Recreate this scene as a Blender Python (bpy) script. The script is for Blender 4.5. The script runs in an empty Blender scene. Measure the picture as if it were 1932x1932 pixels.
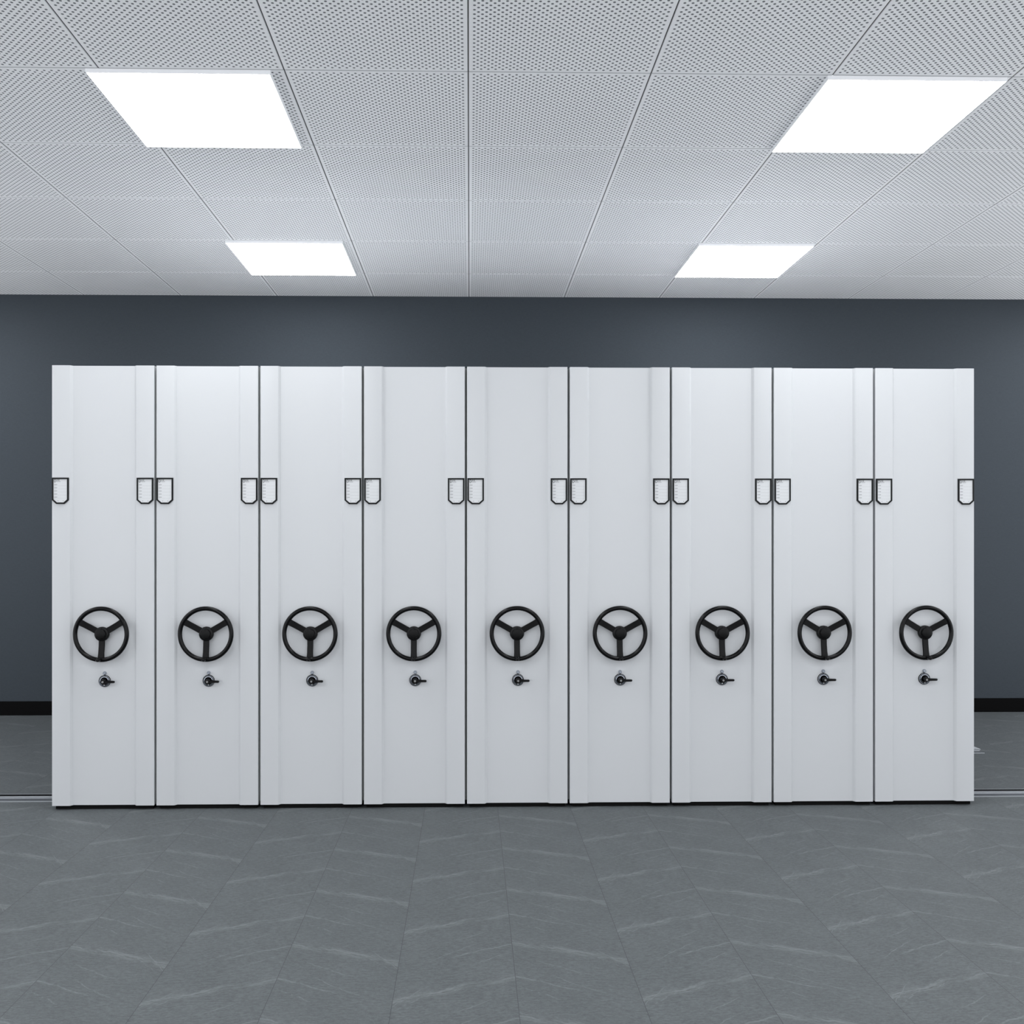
import bpy, bmesh, math
from mathutils import Vector, Matrix

C = bpy.context.scene.collection
PI = math.pi

# ------------------------------------------------------------ dimensions (metres)
FLOOR_TO_CAM = 1.354
CEIL = 3.2734
T = 0.75                      # ceiling tile
TX0 = -0.006                  # a tile seam in X
TY0 = 3.967                   # a tile seam in Y
WALL_Y = 7.62
XL, XR = -5.256, 5.244        # the modelled width of the room
YB = -2.0                     # floor and ceiling are built up to here
FRONT = 4.923                 # front plane of the shelving
PITCH = 0.5220
DOORW = 0.5105
X_FIRST = -2.1015
DOOR_TOP = 2.2395
DOOR_BOT = 0.0220
STEP = 0.015                  # centre panel lies this far behind the strips

# ------------------------------------------------------------ helpers
def new_mat(name):
    m = bpy.data.materials.new(name)
    m.use_nodes = True
    nt = m.node_tree
    return m, nt, nt.nodes['Principled BSDF']

def plain(name, col, rough=0.5, metal=0.0, spec=0.5, coat=0.0):
    m, nt, b = new_mat(name)
    b.inputs['Base Color'].default_value = (*col, 1)
    b.inputs['Roughness'].default_value = rough
    b.inputs['Metallic'].default_value = metal
    b.inputs['Specular IOR Level'].default_value = spec
    b.inputs['Coat Weight'].default_value = coat
    return m

class N:
    """tiny node-graph helper"""
    def __init__(s, nt): s.nt = nt
    def node(s, t, **kw):
        n = s.nt.nodes.new(t)
        for k, v in kw.items(): setattr(n, k, v)
        return n
    def put(s, sock, v):
        if isinstance(v, (int, float)): sock.default_value = v
        elif isinstance(v, tuple): sock.default_value = v
        else: s.nt.links.new(v, sock)
    def m(s, op, a, b=0.0, c=0.0, clamp=False):
        n = s.node('ShaderNodeMath', operation=op, use_clamp=clamp)
        s.put(n.inputs[0], a); s.put(n.inputs[1], b); s.put(n.inputs[2], c)
        return n.outputs[0]
    def mix(s, f, a, b):
        n = s.node('ShaderNodeMix', data_type='RGBA')
        s.put(n.inputs[0], f); s.put(n.inputs[6], a); s.put(n.inputs[7], b)
        return n.outputs[2]
    def xyz(s, x, y, z):
        n = s.node('ShaderNodeCombineXYZ')
        s.put(n.inputs[0], x); s.put(n.inputs[1], y); s.put(n.inputs[2], z)
        return n.outputs[0]
    def noise(s, vec, scale, detail=2.0, rough=0.5, dist=0.0):
        n = s.node('ShaderNodeTexNoise')
        s.put(n.inputs['Vector'], vec)
        n.inputs['Scale'].default_value = scale
        n.inputs['Detail'].default_value = detail
        n.inputs['Roughness'].default_value = rough
        n.inputs['Distortion'].default_value = dist
        return n.outputs['Fac']
    def ramp(s, v, lo, hi):
        n = s.node('ShaderNodeMapRange', clamp=True, interpolation_type='SMOOTHSTEP')
        s.put(n.inputs[0], v)
        n.inputs[1].default_value = lo; n.inputs[2].default_value = hi
        n.inputs[3].default_value = 0; n.inputs[4].default_value = 1
        return n.outputs[0]
    def coords(s):
        g = s.node('ShaderNodeTexCoord')
        sp = s.node('ShaderNodeSeparateXYZ')
        s.nt.links.new(g.outputs['Object'], sp.inputs[0])
        return g.outputs['Object'], sp.outputs[0], sp.outputs[1], sp.outputs[2]

def obj(name, bm, mats, parent=None, smooth=False, auto=None):
    me = bpy.data.meshes.new(name)
    bmesh.ops.recalc_face_normals(bm, faces=bm.faces[:])
    bm.to_mesh(me); bm.free()
    for m in (mats if isinstance(mats, (list, tuple)) else [mats]):
        me.materials.append(m)
    if smooth:
        for p in me.polygons: p.use_smooth = True
        me.set_sharp_from_angle(angle=math.radians(35))
    o = bpy.data.objects.new(name, me)
    C.objects.link(o)
    if parent: o.parent = parent
    return o

def box(bm, x0, x1, y0, y1, z0, z1, mi=0):
    vs = [bm.verts.new((x, y, z)) for z in (z0, z1) for y in (y0, y1) for x in (x0, x1)]
    idx = [(0, 1, 3, 2), (4, 5, 7, 6), (0, 1, 5, 4), (2, 3, 7, 6), (0, 2, 6, 4), (1, 3, 7, 5)]
    fs = []
    for f in idx:
        fc = bm.faces.new([vs[i] for i in f]); fc.material_index = mi; fs.append(fc)
    return vs, fs

def bevel_all(bm, w, seg=2):
    bmesh.ops.bevel(bm, geom=bm.edges[:], offset=w, segments=seg, affect='EDGES', profile=0.5, clamp_overlap=True)

def lathe(bm, prof, cx, cz, n=48, mi=0, sharp=False):
    """profile of (radius, y) turned about the Y axis through (cx, cz)"""
    rings = []
    for r, y in prof:
        if r < 1e-6:
            rings.append([bm.verts.new((cx, y, cz))])
        else:
            rings.append([bm.verts.new((cx + r*math.cos(2*PI*i/n), y, cz + r*math.sin(2*PI*i/n))) for i in range(n)])
    for a, b in zip(rings, rings[1:]):
        for i in range(n):
            j = (i+1) % n
            if len(a) == 1 and len(b) == 1: continue
            if len(a) == 1: f = bm.faces.new((a[0], b[i], b[j]))
            elif len(b) == 1: f = bm.faces.new((a[i], b[0], a[j]))
            else: f = bm.faces.new((a[i], b[i], b[j], a[j]))
            f.material_index = mi

def empty(name, loc):
    o = bpy.data.objects.new(name, None)
    o.empty_display_size = 0.1
    C.objects.link(o); o.location = loc
    return o

def tag(o, label=None, cat=None, group=None, kind=None):
    if label: o['label'] = label
    if cat: o['category'] = cat
    if group: o['group'] = group
    if kind: o['kind'] = kind
    return o

def struct(name, bm, mats, label, cat):
    return tag(obj(name, bm, mats), label, cat, None, 'structure')

def copy_tree(o, parent=None):
    c = o.copy(); C.objects.link(c); c.parent = parent
    for ch in list(o.children): copy_tree(ch, c)
    return c

# ------------------------------------------------------------ materials
def mat_white_paint():
    m, nt, b = new_mat('white_powder_coat'); n = N(nt)
    vec, x, y, z = n.coords()
    no = n.noise(vec, 900, 1)
    bp = n.node('ShaderNodeBump'); bp.inputs['Strength'].default_value = 0.02
    bp.inputs['Distance'].default_value = 0.0005
    nt.links.new(no, bp.inputs['Height']); nt.links.new(bp.outputs[0], b.inputs['Normal'])
    b.inputs['Base Color'].default_value = (0.512, 0.524, 0.538, 1)
    b.inputs['Roughness'].default_value = 0.38
    b.inputs['Specular IOR Level'].default_value = 0.32
    return m

def mat_ceiling():
    m, nt, b = new_mat('perforated_ceiling_tile'); n = N(nt)
    vec, x, y, z = n.coords()
    u = n.m('FRACT', n.m('DIVIDE', n.m('SUBTRACT', x, TX0), T))
    v = n.m('FRACT', n.m('DIVIDE', n.m('SUBTRACT', y, TY0), T))
    P = 0.0391; M = 0.0308
    a = n.m('DIVIDE', n.m('SUBTRACT', u, M), P)
    c = n.m('DIVIDE', n.m('SUBTRACT', v, M), P)
    def lattice(a, c, hi):
        fa = n.m('SUBTRACT', n.m('FRACT', n.m('ADD', a, 0.5)), 0.5)
        fc = n.m('SUBTRACT', n.m('FRACT', n.m('ADD', c, 0.5)), 0.5)
        d = n.m('SQRT', n.m('ADD', n.m('MULTIPLY', fa, fa), n.m('MULTIPLY', fc, fc)))
        hole = n.m('SUBTRACT', 1.0, n.ramp(d, 0.150, 0.205))
        ina = n.m('LESS_THAN', n.m('ABSOLUTE', n.m('SUBTRACT', a, hi/2)), hi/2+0.5)
        inc = n.m('LESS_THAN', n.m('ABSOLUTE', n.m('SUBTRACT', c, hi/2)), hi/2+0.5)
        return n.m('MULTIPLY', hole, n.m('MULTIPLY', ina, inc))
    h1 = lattice(a, c, 24.0)
    h2 = lattice(n.m('SUBTRACT', a, 0.5), n.m('SUBTRACT', c, 0.5), 23.0)
    h = n.m('MAXIMUM', h1, h2)
    col = n.mix(h, (0.895, 0.90, 0.915, 1), (0.15, 0.16, 0.172, 1))
    nt.links.new(col, b.inputs['Base Color'])
    b.inputs['Roughness'].default_value = 0.6
    b.inputs['Specular IOR Level'].default_value = 0.3
    return m

def mat_floor():
    m, nt, b = new_mat('grey_slate_tile'); n = N(nt)
    vec, x, y, z = n.coords()
    W, L = 0.369, 0.5055
    sx = n.m('DIVIDE', n.m('SUBTRACT', x, 0.1417), W)            # seams at integers
    ci = n.m('FLOOR', sx)
    # distance from the nearest even seam, 0..1 (mirrored tiles)
    u = n.m('PINGPONG', sx, 1.0)
    odd = n.m('FLOORED_MODULO', ci, 2.0)                          # 0 right of an even seam, 1 left of it
    yo = n.m('ADD', n.m('DIVIDE', n.m('SUBTRACT', y, 3.129), L), n.m('MULTIPLY', odd, 0.515))
    v = n.m('FRACT', yo)                                          # 0..1 along the tile
    # metric tile coordinates (the same print on each tile)
    um = n.m('MULTIPLY', u, W); vm = n.m('MULTIPLY', v, L)
    tv = n.xyz(um, vm, n.m('MULTIPLY', odd, 0.13))
    # sheared coordinate that runs along the veins
    along = um
    across = n.m('ADD', vm, n.m('MULTIPLY', um, 0.42))
    wob = n.m('SUBTRACT', n.noise(tv, 9, 3, 0.6), 0.5)
    wob2 = n.m('SUBTRACT', n.noise(tv, 45, 2, 0.6), 0.5)
    acw = n.m('ADD', across, n.m('ADD', n.m('MULTIPLY', wob, 0.05), n.m('MULTIPLY', wob2, 0.012)))
    streak = n.noise(n.xyz(n.m('MULTIPLY', along, 6), n.m('MULTIPLY', acw, 75), 0.0), 1.0, 4, 0.65)
    def vein(centre, width, slope, u0=None, u1=None):
        ac = n.m('ADD', acw, n.m('MULTIPLY', um, slope))
        d = n.m('SUBTRACT', n.m('FRACT', n.m('ADD', n.m('DIVIDE', n.m('SUBTRACT', ac, centre), L), 0.5)), 0.5)
        d = n.m('ABSOLUTE', n.m('MULTIPLY', d, L))
        r = n.m('SUBTRACT', 1.0, n.ramp(d, 0.0, width))
        if u0 is not None:
            r = n.m('MULTIPLY', r, n.m('MULTIPLY', n.ramp(u, u0-0.08, u0+0.08), n.m('SUBTRACT', 1.0, n.ramp(u, u1-0.12, u1+0.1))))
        return r
    big = n.m('MULTIPLY', vein(0.145, 0.032, 0.0), n.ramp(streak, 0.40, 0.64))
    big = n.m('MULTIPLY', big, n.ramp(n.noise(tv, 14, 2), 0.10, 0.45))
    thin1 = n.m('MULTIPLY', vein(0.395, 0.007, 0.12, -0.2, 0.55), 0.55)
    thin2 = n.m('MULTIPLY', vein(0.335, 0.0035, 0.35, 0.05, 0.35), 0.6)
    thin3 = n.m('MULTIPLY', vein(0.50, 0.004, 0.45, 0.35, 0.72), 0.55)
    thin4 = n.m('MULTIPLY', vein(0.30, 0.0035, 0.6, 0.68, 0.9), 0.7)
    thin5 = n.m('MULTIPLY', vein(0.19, 0.003, 0.15, 0.4, 1.1), 0.6)
    tg = n.ramp(n.noise(tv, 22, 3, 0.7), 0.34, 0.50)
    thin = n.m('MULTIPLY', n.m('MAXIMUM', n.m('MAXIMUM', thin1, thin2), n.m('MAXIMUM', n.m('MAXIMUM', thin3, thin4), thin5)), tg)
    thin6 = n.m('MULTIPLY', vein(0.44, 0.003, 0.9, 0.75, 1.1), 0.7)
    thin7 = n.m('MULTIPLY', vein(0.05, 0.004, 0.25, 0.2, 0.62), 0.5)
    thin = n.m('MAXIMUM', thin, n.m('MULTIPLY', n.m('MAXIMUM', thin6, thin7), tg))
    veins = n.m('MAXIMUM', n.m('MULTIPLY', big, 0.80), thin)
    # fine grain, drawn out sideways
    gx = n.xyz(n.m('MULTIPLY', um, 40), n.m('MULTIPLY', n.m('ADD', vm, n.m('MULTIPLY', um, 0.15)), 110), n.m('MULTIPLY', odd, 3.1))
    grain = n.noise(gx, 1.0, 3, 0.7)
    flecks = n.m('MULTIPLY', n.ramp(grain, 0.62, 0.76), n.ramp(n.noise(tv, 13, 2), 0.42, 0.62))
    dark = n.ramp(n.noise(n.xyz(n.m('MULTIPLY', um, 18), n.m('MULTIPLY', vm, 150), 7.3), 1.0, 3, 0.6), 0.66, 0.76)
    dark = n.m('MULTIPLY', dark, n.ramp(n.noise(tv, 10, 2), 0.48, 0.64))
    speck = n.noise(n.xyz(n.m('MULTIPLY', um, 110), n.m('MULTIPLY', vm, 210), n.m('MULTIPLY', odd, 2.7)), 1.0, 2, 0.8)
    cloud = n.noise(tv, 7, 3, 0.6)
    tone = n.m('ADD', n.m('MULTIPLY', n.ramp(grain, 0.3, 0.7), 0.45), n.m('ADD', n.m('MULTIPLY', n.ramp(speck, 0.3, 0.7), 0.4), n.m('MULTIPLY', n.ramp(cloud, 0.3, 0.7), 0.15)))
    base = n.mix(tone, (0.0480, 0.0545, 0.0572, 1), (0.1080, 0.1200, 0.1250, 1))
    col = n.mix(n.m('MULTIPLY', flecks, 0.5), base, (0.150, 0.163, 0.167, 1))
    col = n.mix(n.m('MULTIPLY', veins, 0.78), col, (0.185, 0.200, 0.205, 1))
    dark2 = n.m('MULTIPLY', n.ramp(speck, 0.70, 0.80), n.ramp(n.noise(tv, 25, 2), 0.5, 0.62))
    col = n.mix(n.m('MAXIMUM', n.m('MULTIPLY', dark, 0.75), n.m('MULTIPLY', dark2, 0.6)), col, (0.030, 0.034, 0.037, 1))
    # joints
    dx = n.m('MULTIPLY', n.m('MINIMUM', n.m('FRACT', sx), n.m('SUBTRACT', 1.0, n.m('FRACT', sx))), W)
    dy = n.m('MULTIPLY', n.m('MINIMUM', v, n.m('SUBTRACT', 1.0, v)), L)
    jx = n.m('LESS_THAN', dx, 0.0009); jy = n.m('LESS_THAN', dy, 0.0008)
    j = n.m('MAXIMUM', jx, n.m('MULTIPLY', jy, 0.6))
    col = n.mix(n.m('MULTIPLY', j, 0.8), col, (0.0250, 0.0275, 0.0300, 1))
    nt.links.new(col, b.inputs['Base Color'])
    b.inputs['Roughness'].default_value = 0.62
    b.inputs['Specular IOR Level'].default_value = 0.35
    bp = n.node('ShaderNodeBump'); bp.inputs['Strength'].default_value = 0.15
    bp.inputs['Distance'].default_value = 0.001
    nt.links.new(grain, bp.inputs['Height']); nt.links.new(bp.outputs[0], b.inputs['Normal'])
    return m

def mat_wall():
    m, nt, b = new_mat('slate_blue_wallpaper'); n = N(nt)
    vec, x, y, z = n.coords()
    w1 = n.noise(n.xyz(n.m('MULTIPLY', x, 40), n.m('MULTIPLY', y, 40), n.m('MULTIPLY', z, 500)), 1.0, 2)
    w2 = n.noise(n.xyz(n.m('MULTIPLY', x, 500), n.m('MULTIPLY', y, 500), n.m('MULTIPLY', z, 40)), 1.0, 2)
    f = n.m('MULTIPLY', n.m('ADD', w1, w2), 0.5)
    col = n.mix(n.ramp(f, 0.3, 0.7), (0.031, 0.039, 0.048, 1), (0.040, 0.049, 0.059, 1))
    nt.links.new(col, b.inputs['Base Color'])
    b.inputs['Roughness'].default_value = 0.75
    b.inputs['Specular IOR Level'].default_value = 0.25
    bp = n.node('ShaderNodeBump'); bp.inputs['Strength'].default_value = 0.1
    bp.inputs['Distance'].default_value = 0.0005
    nt.links.new(f, bp.inputs['Height']); nt.links.new(bp.outputs[0], b.inputs['Normal'])
    return m

M_white = mat_white_paint()
M_ceil = mat_ceiling()
M_floor = mat_floor()
M_wall = mat_wall()
M_tile_edge = plain('ceiling_tile_edge', (0.55, 0.56, 0.58), 0.6)
M_void = plain('ceiling_void', (0.02, 0.022, 0.025), 0.9)
M_base = plain('black_skirting', (0.0022, 0.0022, 0.0024), 0.5, spec=0.05)
M_black = plain('black_gloss_plastic', (0.0030, 0.0030, 0.0033), 0.22, spec=0.16)
M_spoke = plain('black_satin_metal', (0.0038, 0.0038, 0.0040), 0.40, spec=0.14)
M_seal = plain('dark_rubber_seal', (0.21, 0.22, 0.215), 0.7, spec=0.2)
M_under = plain('black_underframe_and_shadow', (0.003, 0.003, 0.003), 0.8, spec=0.1)
M_frame = plain('black_card_frame', (0.005, 0.0055, 0.006), 0.45, spec=0.15)
M_card = plain("white_card", (0.59, 0.60, 0.61), 0.6, spec=0.15)
M_ink = plain('black_ink', (0.015, 0.015, 0.016), 0.6, spec=0.1)
M_ink2 = plain('grey_ink', (0.15, 0.15, 0.16), 0.6, spec=0.1)
M_line = plain('pale_grey_rule', (0.42, 0.43, 0.44), 0.6, spec=0.1)
M_chrome = plain('chrome', (0.42, 0.45, 0.50), 0.16, metal=1.0)
M_steel = plain('brushed_steel', (0.13, 0.14, 0.155), 0.5, metal=0.6, spec=0.3)
M_key = plain('grey_key_metal', (0.22, 0.22, 0.22), 0.45, metal=0.5)
M_alu = plain('aluminium_ridge', (0.40, 0.42, 0.44), 0.5, metal=0.7, spec=0.3)
M_groove = plain('dark_rail_groove', (0.006, 0.007, 0.008), 0.7, spec=0.1)
M_lampframe = plain('white_lamp_frame', (0.86, 0.87, 0.89), 0.5)

PANEL_STRENGTH = 15.0
def mat_emit():
    m = bpy.data.materials.new('led_diffuser'); m.use_nodes = True
    nt = m.node_tree; nt.nodes.clear()
    e = nt.nodes.new('ShaderNodeEmission'); o = nt.nodes.new('ShaderNodeOutputMaterial')
    e.inputs[0].default_value = (0.96, 0.98, 1.0, 1); e.inputs[1].default_value = PANEL_STRENGTH
    nt.links.new(e.outputs[0], o.inputs[0])
    return m
M_emit = mat_emit()

# ------------------------------------------------------------ room
bm = bmesh.new(); box(bm, XL, XR, YB, WALL_Y+0.1, -0.1, 0.0)
struct('floor', bm, M_floor, 'grey slate-look tiled floor with pale chevron veins', 'floor')

def make_ceiling():
    bm = bmesh.new()
    G = 0.0016           # half of the open joint
    B = 0.0022           # turned-up rim
    nx0 = round((XL-TX0)/T); nx1 = round((XR-TX0)/T)
    j0 = math.floor((YB-TY0)/T); j1 = math.ceil((WALL_Y-TY0)/T)
    for i in range(nx0, nx1):
        for j in range(j0, j1):
            x0, x1 = TX0+i*T+G, TX0+(i+1)*T-G
            y0, y1 = TY0+j*T+G, TY0+(j+1)*T-G
            y0 = max(y0, YB); y1 = min(y1, WALL_Y)
            q = [[bm.verts.new((a, b_, z)) for a, b_ in ((x0+e, y0+e), (x1-e, y0+e), (x1-e, y1-e), (x0+e, y1-e))]
                 for e, z in ((B, CEIL), (0, CEIL+0.0022), (0, CEIL+0.014))]
            f = bm.faces.new(q[0]); f.material_index = 0
            for k in range(2):
                for a in range(4):
                    f = bm.faces.new((q[k][a], q[k][(a+1) % 4], q[k+1][(a+1) % 4], q[k+1][a]))
                    f.material_index = 1 if k == 0 else 2
    box(bm, XL, XR, YB, WALL_Y+0.1, CEIL+0.015, CEIL+0.1, 2)
    return bm
bmc = make_ceiling()
me = bpy.data.meshes.new('ceiling'); bmc.to_mesh(me); bmc.free()
for m_ in (M_ceil, M_tile_edge, M_void): me.materials.append(m_)
ceiling_ob = bpy.data.objects.new('ceiling', me); C.objects.link(ceiling_ob)
tag(ceiling_ob, 'white perforated metal tile ceiling with thin dark joints', 'ceiling', None, 'structure')

bm = bmesh.new(); box(bm, XL, XR, WALL_Y, WALL_Y+0.1, 0, CEIL+0.015)
struct('wall_back', bm, M_wall, 'dark slate blue wall behind the shelving', 'wall')
bm = bmesh.new(); box(bm, XL, XR, WALL_Y-0.012, WALL_Y, 0, 0.1085); 
struct('baseboard_back', bm, M_base, 'black skirting board along the dark back wall', 'baseboard')

# ------------------------------------------------------------ ceiling lights
def make_light():
    t = empty('ceiling_light', (0, 0, CEIL))
    w = T/2-0.001; h = 0.017; e = 0.004
    bm = bmesh.new()
    box(bm, -w, w, -w, -w+e, -h, 0); box(bm, -w, w, w-e, w, -h, 0)
    box(bm, -w, -w+e, -w+e, w-e, -h, 0); box(bm, w-e, w, -w+e, w-e, -h, 0)
    obj('lamp_frame', bm, M_lampframe, t)
    bm = bmesh.new(); box(bm, -w+e, w-e, -w+e, w-e, -h-0.0005, -0.004)
    obj('diffuser', bm, M_emit, t)
    return t
lamp0 = make_light()
spots = [
    (-1.5, 0, -0.055, 'square white ceiling light panel nearest the camera on the left side'),
    (2.5, 0, -0.020, 'square white ceiling light panel nearest the camera on the right side'),
    (-1.5, 3, -0.055, 'square white ceiling light panel near the back wall, left of centre'),
    (2.5, 3, -0.020, 'square white ceiling light panel near the back wall, right of centre'),
]
for i in (-1.5, 2.5):
    for j in (-3, -6):
        spots.append((i, j, -0.03, 'square white ceiling light panel overhead, above the top edge of the picture'))
for i in (-5.5, 6.5):
    for j in (-3, 0, 3):
        spots.append((i, j, -0.03, 'square white ceiling light panel beyond the side edge of the picture'))
for n_, (i, j, sh, lab) in enumerate(spots):
    o = lamp0 if n_ == 0 else copy_tree(lamp0)
    o.location = (TX0+(i+0)*T+sh, TY0+(j+0.5)*T, CEIL-0.0002)
    tag(o, lab, 'ceiling light', 'square light panels in the tiled ceiling')

# ------------------------------------------------------------ one shelving unit, local origin at its front left foot
W = DOORW
def make_unit():
    t = empty('mobile_shelving_unit', (0, 0, 0))
    # front panel: two raised strips with bevelled inner edges and a set back centre
    bm = bmesh.new()
    S, BV, TH = 0.0895, 0.0125, 0.036
    r = 0.0016
    prof = [(0, TH), (0, r), (r, 0), (S-0.001, 0), (S+0.001, 0.001), (S+BV-0.002, STEP-0.001), (S+BV+0.001, STEP),
            (W-S-BV-0.001, STEP), (W-S-BV+0.002, STEP-0.001), (W-S-0.001, 0.001), (W-S+0.001, 0), (W-r, 0), (W, r), (W, TH)]
    rows = [[bm.verts.new((x, y, z)) for x, y in prof] for z in (DOOR_BOT, DOOR_TOP)]
    n = len(prof)
    for i in range(n):
        j = (i+1) % n
        bm.faces.new((rows[0][i], rows[0][j], rows[1][j], rows[1][i]))
    bm.faces.new(rows[0]); bm.faces.new(rows[1])
    obj('end_panel', bm, M_white, t, smooth=True)
    # carcass
    bm = bmesh.new(); box(bm, -0.005, W+0.0055, 0.0435, 2.15, 0.105, DOOR_TOP-0.001)
    bevel_all(bm, 0.0012, 1)
    obj('cabinet_body', bm, M_white, t)
    bm = bmesh.new(); box(bm, -0.0052, 0.006, 0.029, 0.0433, 0.035, DOOR_TOP-0.004)
    obj('rubber_seal', bm, M_seal, t)
    bm = bmesh.new(); box(bm, W-0.006, W+0.0057, 0.029, 0.0433, 0.035, DOOR_TOP-0.004)
    obj('rubber_seal', bm, M_seal, t)
    # low carriage under the carcass, wheels on the rails
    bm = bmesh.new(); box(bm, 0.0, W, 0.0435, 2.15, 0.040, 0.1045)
    box(bm, 0.012, W-0.010, 0.019, 0.0434, 0.002, 0.0212)  # black strip standing in for the shadow under the front panel
    obj('base_frame_shadow_strip', bm, M_under, t)
    for wy in (0.235, 1.29):
        for wx in (0.10, W-0.10):
            bm = bmesh.new()
            m4 = Matrix.Translation((wx, wy, 0.040)) @ Matrix.Rotation(PI/2, 4, 'X')
            bmesh.ops.create_cone(bm, cap_ends=True, segments=24, radius1=0.0262, radius2=0.0262, depth=0.024, matrix=m4)
            obj('wheel', bm, M_steel, t, smooth=True)
    # ---------------- card holders
    for hx in (0.0018, W-0.0858):
        cw, ch, cx, cz = 0.0836, 0.1325, 0.022, 0.0195
        z1 = 1.6738; z0 = z1-ch
        def outline(e, eb):
            k = 0.414
            return [(hx+e, z1-e), (hx+cw-e, z1-e), (hx+cw-e, z0+cz+eb*k), (hx+cw-cx-eb*k, z0+eb), (hx+cx+eb*k, z0+eb), (hx+e, z0+cz+eb*k)]
        bm = bmesh.new()
        yo, yf = -0.0070, 0.0
        A = outline(0, 0); B = outline(0.0076, 0.0076)
        def ring(pts, y): return [bm.verts.new((x, y, z)) for x, z in pts]
        a0, a1 = ring(A, yf), ring(A, yo+0.001)
        a2 = ring(outline(0.001, 0.001), yo)
        b1, b0 = ring(B, yo), ring(B, yo+0.004)
        for p, q in ((a0, a1), (a1, a2), (a2, b1), (b1, b0)):
            for i in range(6):
                j = (i+1) % 6
                bm.faces.new((p[i], p[j], q[j], q[i]))
        bm.faces.new(a0)
        holder = obj('label_holder', bm, M_frame, t)
        # card with its print
        bm = bmesh.new()
        y0, y1 = yo+0.0032, yo+0.005
        c0, c1 = ring(B, y0), ring(B, y1)
        bm.faces.new(c0); bm.faces.new(c1)
        for i in range(6):
            bm.faces.new((c0[i], c0[(i+1) % 6], c1[(i+1) % 6], c1[i]))
        def ink(x0, x1, za, zb, mi=1):
            box(bm, hx+x0, hx+x1, y0-0.0003, y0+0.0002, z1-zb, z1-za, mi)
        # letter D, drawn as an outline with a curved back
        ox, oz, hh = 0.0108, 0.0083, 0.0150
        outer = [(0, 0)] + [(0.0050+0.0056*math.sin(a), hh/2-hh/2*math.cos(a)) for a in [PI*k/10 for k in range(11)]] + [(0, hh)]
        inner = [(0.0020, 0.0019)] + [(0.0047+0.0038*math.sin(a), hh/2-(hh/2-0.0019)*math.cos(a)) for a in [PI*k/10 for k in range(11)]] + [(0.0020, hh-0.0019)]
        po = [bm.verts.new((hx+ox+a, y0-0.0003, z1-oz-b_)) for a, b_ in outer]
        pi_ = [bm.verts.new((hx+ox+a, y0-0.0003, z1-oz-b_)) for a, b_ in inner]
        for i in range(len(po)):
            j = (i+1) % len(po)
            f = bm.faces.new((po[i], po[j], pi_[j], pi_[i])); f.material_index = 1
        # small characters beside it, unreadably small in the photograph
        for gx in (0.0230, 0.0320):
            ink(gx, gx+0.0060, 0.0088, 0.0098); ink(gx+0.0006, gx+0.0054, 0.0118, 0.0127)
            ink(gx, gx+0.0060, 0.0146, 0.0156); ink(gx+0.0026, gx+0.0034, 0.0088, 0.0156)
        ink(0.0312, 0.0320, 0.0088, 0.0156)
        for k in range(8):
            ink(0.0228+k*0.0026, 0.0228+k*0.0026+0.0016, 0.0188, 0.0212+0.0008*(k % 3 == 2), 2)
        for k in range(5):
            zz = 0.0330+k*0.0157
            ink(0.0112, 0.0120, zz, zz+0.0055, 2)
            for q in range(3):
                ink(0.0145+q*0.0040, 0.0145+q*0.0040+0.0030, zz+0.0008, zz+0.0020, 2)
                ink(0.0152+q*0.0040, 0.0152+q*0.0040+0.0016, zz+0.0020, zz+0.0046, 2)
            ink(0.0145, 0.0262, zz+0.0062, zz+0.0067, 3)
            ink(0.0290, 0.0720, zz+0.0074, zz+0.0082, 3)
        for q in (0.0290, 0.0545):
            ink(q, q+0.0034, 0.1165, 0.1175, 2); ink(q+0.0008, q+0.0026, 0.1150, 0.1190, 2)
        me_ = obj('label_card', bm, [M_card, M_ink, M_ink2, M_line], holder)
    # ---------------- hand wheel (dished: hub lies deeper than the rim)
    wx, wz = 0.2530, 0.8872
    yr, yfl, ycap = -0.022, -0.010, -0.031
    bm = bmesh.new()
    R, tr, NS, NT = 0.1285, 0.0111, 96, 20
    rr = [[bm.verts.new((wx+(R+tr*math.cos(b_))*math.cos(a), yr+tr*math.sin(b_), wz+(R+tr*math.cos(b_))*math.sin(a)))
           for b_ in [2*PI*k/NT for k in range(NT)]] for a in [2*PI*k/NS for k in range(NS)]]
    for i in range(NS):
        for k in range(NT):
            bm.faces.new((rr[i][k], rr[(i+1) % NS][k], rr[(i+1) % NS][(k+1) % NT], rr[i][(k+1) % NT]))
    wheel = obj('handwheel', bm, M_black, t, smooth=True)
    for ang in (math.radians(30), math.radians(150), math.radians(270)):
        bm = bmesh.new()
        d = Vector((math.cos(ang), 0, math.sin(ang))); s = Vector((-math.sin(ang), 0, math.cos(ang)))
        sec = []
        for rad, y, hw, th in ((0.020, yfl+0.001, 0.0150, 0.0045), (0.060, yfl-0.002, 0.0150, 0.0045), (0.095, yr+0.004, 0.0150, 0.0045),
                               (0.115, yr+0.000, 0.0160, 0.0045), (0.1275, yr+0.000, 0.0210, 0.0045)):
            c = Vector((wx, y, wz)) + d*rad
            pts = []
            for a, b_ in ((-1, 0.3), (-0.86, 1), (0.86, 1), (1, 0.3), (1, -0.7), (-1, -0.7)):
                pts.append(bm.verts.new(c + s*(hw*a) + Vector((0, -th*b_, 0))))
            sec.append(pts)
        for p, q in zip(sec, sec[1:]):
            for i in range(6):
                bm.faces.new((p[i], p[(i+1) % 6], q[(i+1) % 6], q[i]))
        bm.faces.new(sec[0]); bm.faces.new(sec[-1])
        obj('spoke', bm, M_spoke, wheel, smooth=True)
    bm = bmesh.new()
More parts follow.
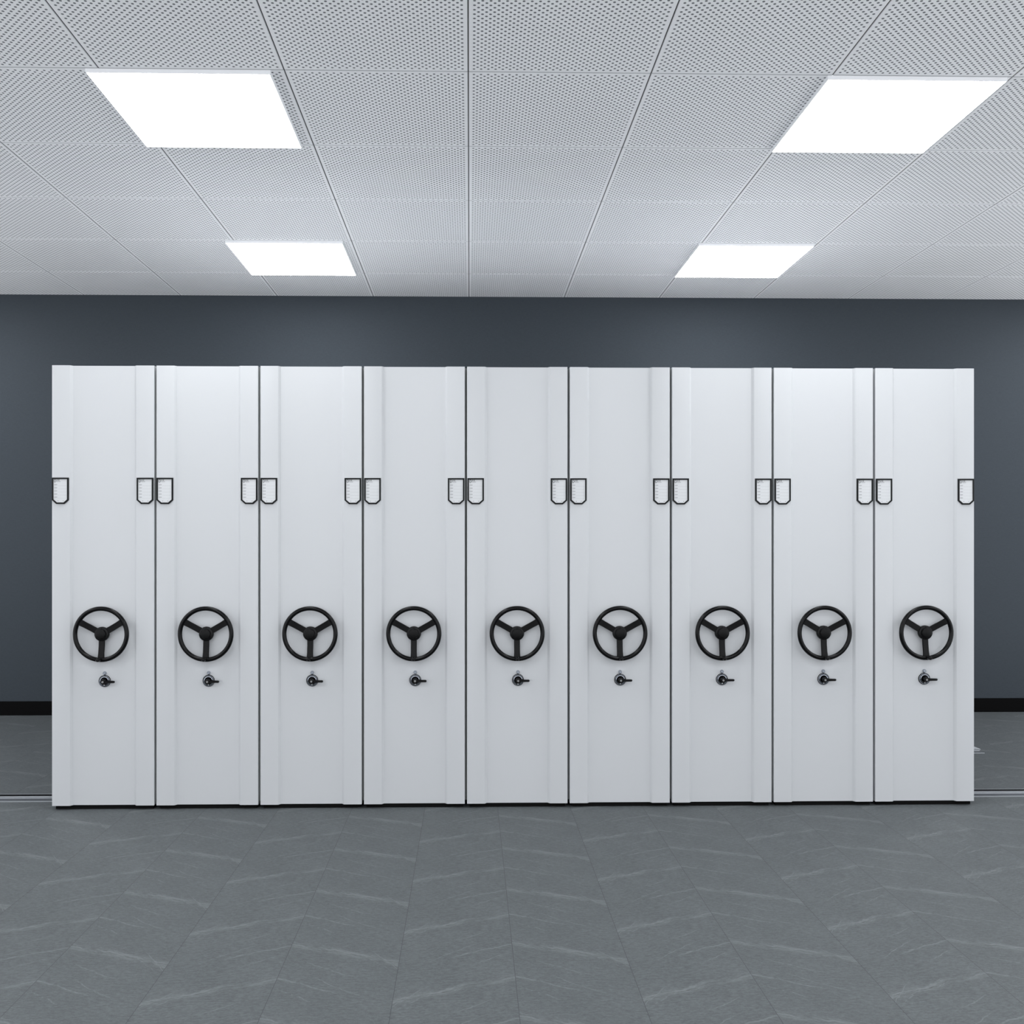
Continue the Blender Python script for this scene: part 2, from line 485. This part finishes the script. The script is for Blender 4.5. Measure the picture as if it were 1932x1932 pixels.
    lathe(bm, [(0.0, STEP), (0.020, STEP), (0.020, 0.002), (0.034, 0.0), (0.0366, -0.003), (0.0366, -0.013), (0.0345, -0.017), (0.0265, -0.0185), (0.0, -0.0185)], wx, wz, 48)
    obj('hub', bm, M_black, wheel, smooth=True)
    bm = bmesh.new()
    lathe(bm, [(0.0, -0.018), (0.0255, -0.018), (0.0245, -0.0275), (0.0225, -0.0305), (0.0200, -0.0315), (0.0, -0.0315)], wx, wz, 32)
    obj('hub_cap', bm, M_spoke, wheel, smooth=True)
    for k in range(3):
        a = math.radians(90+120*k)
        bm = bmesh.new()
        lathe(bm, [(0, -0.0180), (0.0028, -0.0180), (0.0028, -0.0202), (0.0018, -0.0212), (0, -0.0212)], wx+0.0305*math.cos(a), wz+0.0305*math.sin(a), 14)
        obj('screw', bm, M_black, wheel, smooth=True)
    bm = bmesh.new()
    lathe(bm, [(0.0, yr), (0.0058, yr), (0.0058, yr-0.018), (0.0090, yr-0.021), (0.0102, yr-0.034), (0.0098, yr-0.046), (0.0070, yr-0.050), (0.0, yr-0.051)], wx, wz-0.124, 20)
    obj('crank_knob', bm, M_black, wheel, smooth=True)
    # ---------------- lock
    lx, lz = 0.2588, 0.6482
    y = STEP
    bm = bmesh.new()
    lathe(bm, [(0.0, y), (0.0302, y), (0.0302, y-0.004), (0.0290, y-0.0055), (0.0275, y-0.0055)], lx, lz, 48, 0)
    lathe(bm, [(0.0275, y-0.0055), (0.0265, y-0.0070), (0.0252, y-0.0070), (0.0244, y-0.0055)], lx, lz, 48, 1)
    lathe(bm, [(0.0244, y-0.0055), (0.0226, y-0.0055)], lx, lz, 48, 0)
    lathe(bm, [(0.0226, y-0.0055), (0.0220, y-0.0085), (0.0200, y-0.0090), (0.0195, y-0.0080)], lx, lz, 48, 1)
    lathe(bm, [(0.0195, y-0.0080), (0.0185, y-0.0075), (0.0, y-0.0075)], lx, lz, 48, 0)
    lock = obj('lock', bm, [M_black, M_chrome], t, smooth=True)
    bm = bmesh.new()
    lathe(bm, [(0.0, y-0.006), (0.0130, y-0.006), (0.0125, y-0.022), (0.0110, y-0.030), (0.0, y-0.031)], lx, lz, 32)
    ly = y-0.024
    segs = []
    for k, (dx, hw, th) in enumerate(((0.0, 0.0075, 0.005), (0.020, 0.0068, 0.005), (0.040, 0.0060, 0.0045), (0.0525, 0.0060, 0.004), (0.0570, 0.0045, 0.003), (0.0585, 0.0018, 0.0015))):
        segs.append([bm.verts.new((lx+dx, ly+th*b_, lz-0.002+hw*a)) for a, b_ in ((-1, -0.4), (-0.6, -1), (0.6, -1), (1, -0.4), (1, 0.4), (0.6, 1), (-0.6, 1), (-1, 0.4))])
    for p, q in zip(segs, segs[1:]):
        for i in range(8): bm.faces.new((p[i], p[(i+1) % 8], q[(i+1) % 8], q[i]))
    bm.faces.new(segs[0]); bm.faces.new(segs[-1])
    obj('lock_lever', bm, M_black, lock, smooth=True)
    bm = bmesh.new()
    lathe(bm, [(0.0, y-0.030), (0.0052, y-0.030), (0.0052, y-0.0335), (0.0045, y-0.0342), (0.0, y-0.0342)], lx, lz-0.002, 24)
    obj('key_cylinder', bm, M_key, lock, smooth=True)
    bm = bmesh.new()
    lathe(bm, [(0.0, y-0.0085), (0.0024, y-0.0085), (0.0022, y-0.0105), (0.0, y-0.0110)], lx, lz-0.0205, 16)
    d_ = obj('indicator_dot', bm, M_card, lock, smooth=True)
    bm = bmesh.new()
    lathe(bm, [(0.0, y), (0.0092, y), (0.0092, y-0.004), (0.0078, y-0.010), (0.0060, y-0.0125), (0.0035, y-0.0125), (0.0030, y-0.0105), (0.0, y-0.0105)], lx, lz+0.0400, 28)
    obj('chrome_screw', bm, M_chrome, lock, smooth=True)
    return t

unit0 = make_unit()
where = ['leftmost white mobile shelving cabinet, its left side free against the dark wall',
         'second white mobile shelving cabinet from the left end of the row',
         'third white mobile shelving cabinet from the left end of the row',
         'fourth white mobile shelving cabinet from left, directly left of the middle one',
         'middle white mobile shelving cabinet, fifth from either end of the row',
         'sixth white mobile shelving cabinet from left, directly right of the middle one',
         'third white mobile shelving cabinet from the right end of the row',
         'second white mobile shelving cabinet from the right end of the row',
         'rightmost white mobile shelving cabinet, its right side free against the dark wall']
for i, lab in enumerate(where):
    o = unit0 if i == 0 else copy_tree(unit0)
    o.location = (X_FIRST+i*PITCH, FRONT, 0)
    tag(o, lab + ', with black handwheel', 'shelving unit', 'row of white mobile shelving cabinets')

# ------------------------------------------------------------ floor rails
def rail(name, x0, x1, ya, yb):
    bm = bmesh.new()
    w = yb-ya
    # cross-section from near edge to far edge: (fraction, height, material of the piece that follows)
    sec = [(0.00, 0.000, 1), (0.00, 0.0040, 1), (0.035, 0.0042, 0), (0.05, 0.0034, 0), (0.405, 0.0034, 1), (0.41, 0.0052, 1), (0.455, 0.0052, 0),
           (0.46, 0.0034, 0), (0.595, 0.0034, 1), (0.60, 0.0052, 1), (0.645, 0.0052, 2), (0.65, 0.0008, 2), (0.93, 0.0008, 2), (0.935, 0.0040, 1), (1.00, 0.0040, 0), (1.00, 0.0, 0)]
    r0 = [bm.verts.new((x0, ya+w*f, z)) for f, z, m_ in sec]
    r1 = [bm.verts.new((x1, ya+w*f, z)) for f, z, m_ in sec]
    for k in range(len(sec)-1):
        f = bm.faces.new((r0[k], r0[k+1], r1[k+1], r1[k])); f.material_index = sec[k][2]
    f = bm.faces.new((r0[-1], r0[0], r1[0], r1[-1]))
    bm.faces.new(r0); bm.faces.new(r1)
    return obj(name, bm, [M_steel, M_alu, M_groove])
fr = rail('floor_rail', XL+0.3, XR-0.3, 5.083, 5.232)
tag(fr, 'grooved metal floor rail showing at both sides just behind the cabinet fronts', 'rail')
rt = empty('floor_rail', (0, 0, 0))
tag(rt, 'short rear floor rail whose end shows right of the last cabinet', 'rail')
rr_ = rail('rail_profile', -2.42, 3.285, 6.125, 6.275); rr_.parent = rt
bm = bmesh.new()
y0, y1 = 6.205, 6.272
pr = [(3.10, 0.0050), (3.10, 0.0300), (3.235, 0.0290), (3.300, 0.0110), (3.302, 0.0050)]
a = [bm.verts.new((x, y0, z)) for x, z in pr]; b = [bm.verts.new((x, y1, z)) for x, z in pr]
bm.faces.new(a); bm.faces.new(b)
for i in range(5): bm.faces.new((a[i], a[(i+1) % 5], b[(i+1) % 5], b[i]))
bevel_all(bm, 0.0012, 1)
st = obj('end_stop', bm, M_alu, rt); st['label'] = 'sloping bright metal end stop'

# ------------------------------------------------------------ world, camera
FILL_ABOVE, FILL_BELOW = 1.95, 2.15  # fill light added through the world, stronger from below to lift the ceiling
w = bpy.data.worlds.new('World'); bpy.context.scene.world = w; w.use_nodes = True
nw = N(w.node_tree)
tc = nw.node('ShaderNodeTexCoord'); sp = nw.node('ShaderNodeSeparateXYZ')
w.node_tree.links.new(tc.outputs['Generated'], sp.inputs[0])
down = nw.ramp(nw.m('MULTIPLY', sp.outputs[2], -1.0), -0.05, 0.12)
bgn = w.node_tree.nodes['Background']
w.node_tree.links.new(nw.mix(down, (0.89*FILL_ABOVE, 0.91*FILL_ABOVE, 0.95*FILL_ABOVE, 1), (0.91*FILL_BELOW, 0.93*FILL_BELOW, 0.96*FILL_BELOW, 1)), bgn.inputs[0])
bgn.inputs[1].default_value = 1.0

cam = bpy.data.cameras.new('Camera'); co = bpy.data.objects.new('Camera', cam); C.objects.link(co)
Fpx, CX, CY, YAW = 1830.34, 922.75, 1021.09, 0.01992
cam.sensor_fit = 'HORIZONTAL'; cam.sensor_width = 36.0
cam.lens = 36.0*Fpx/1932
cam.shift_x = (966-CX)/1932
cam.shift_y = (CY-966)/1932
cam.clip_start = 0.05; cam.clip_end = 50
co.location = (0, 0, FLOOR_TO_CAM)
co.rotation_euler = (PI/2, 0, -YAW)
sc = bpy.context.scene
sc.camera = co
sc.view_settings.view_transform = 'Standard'
sc.view_settings.look = 'None'
sc.view_settings.gamma = 1
sc.view_settings.use_curve_mapping = False
sc.view_settings.exposure = 0.0
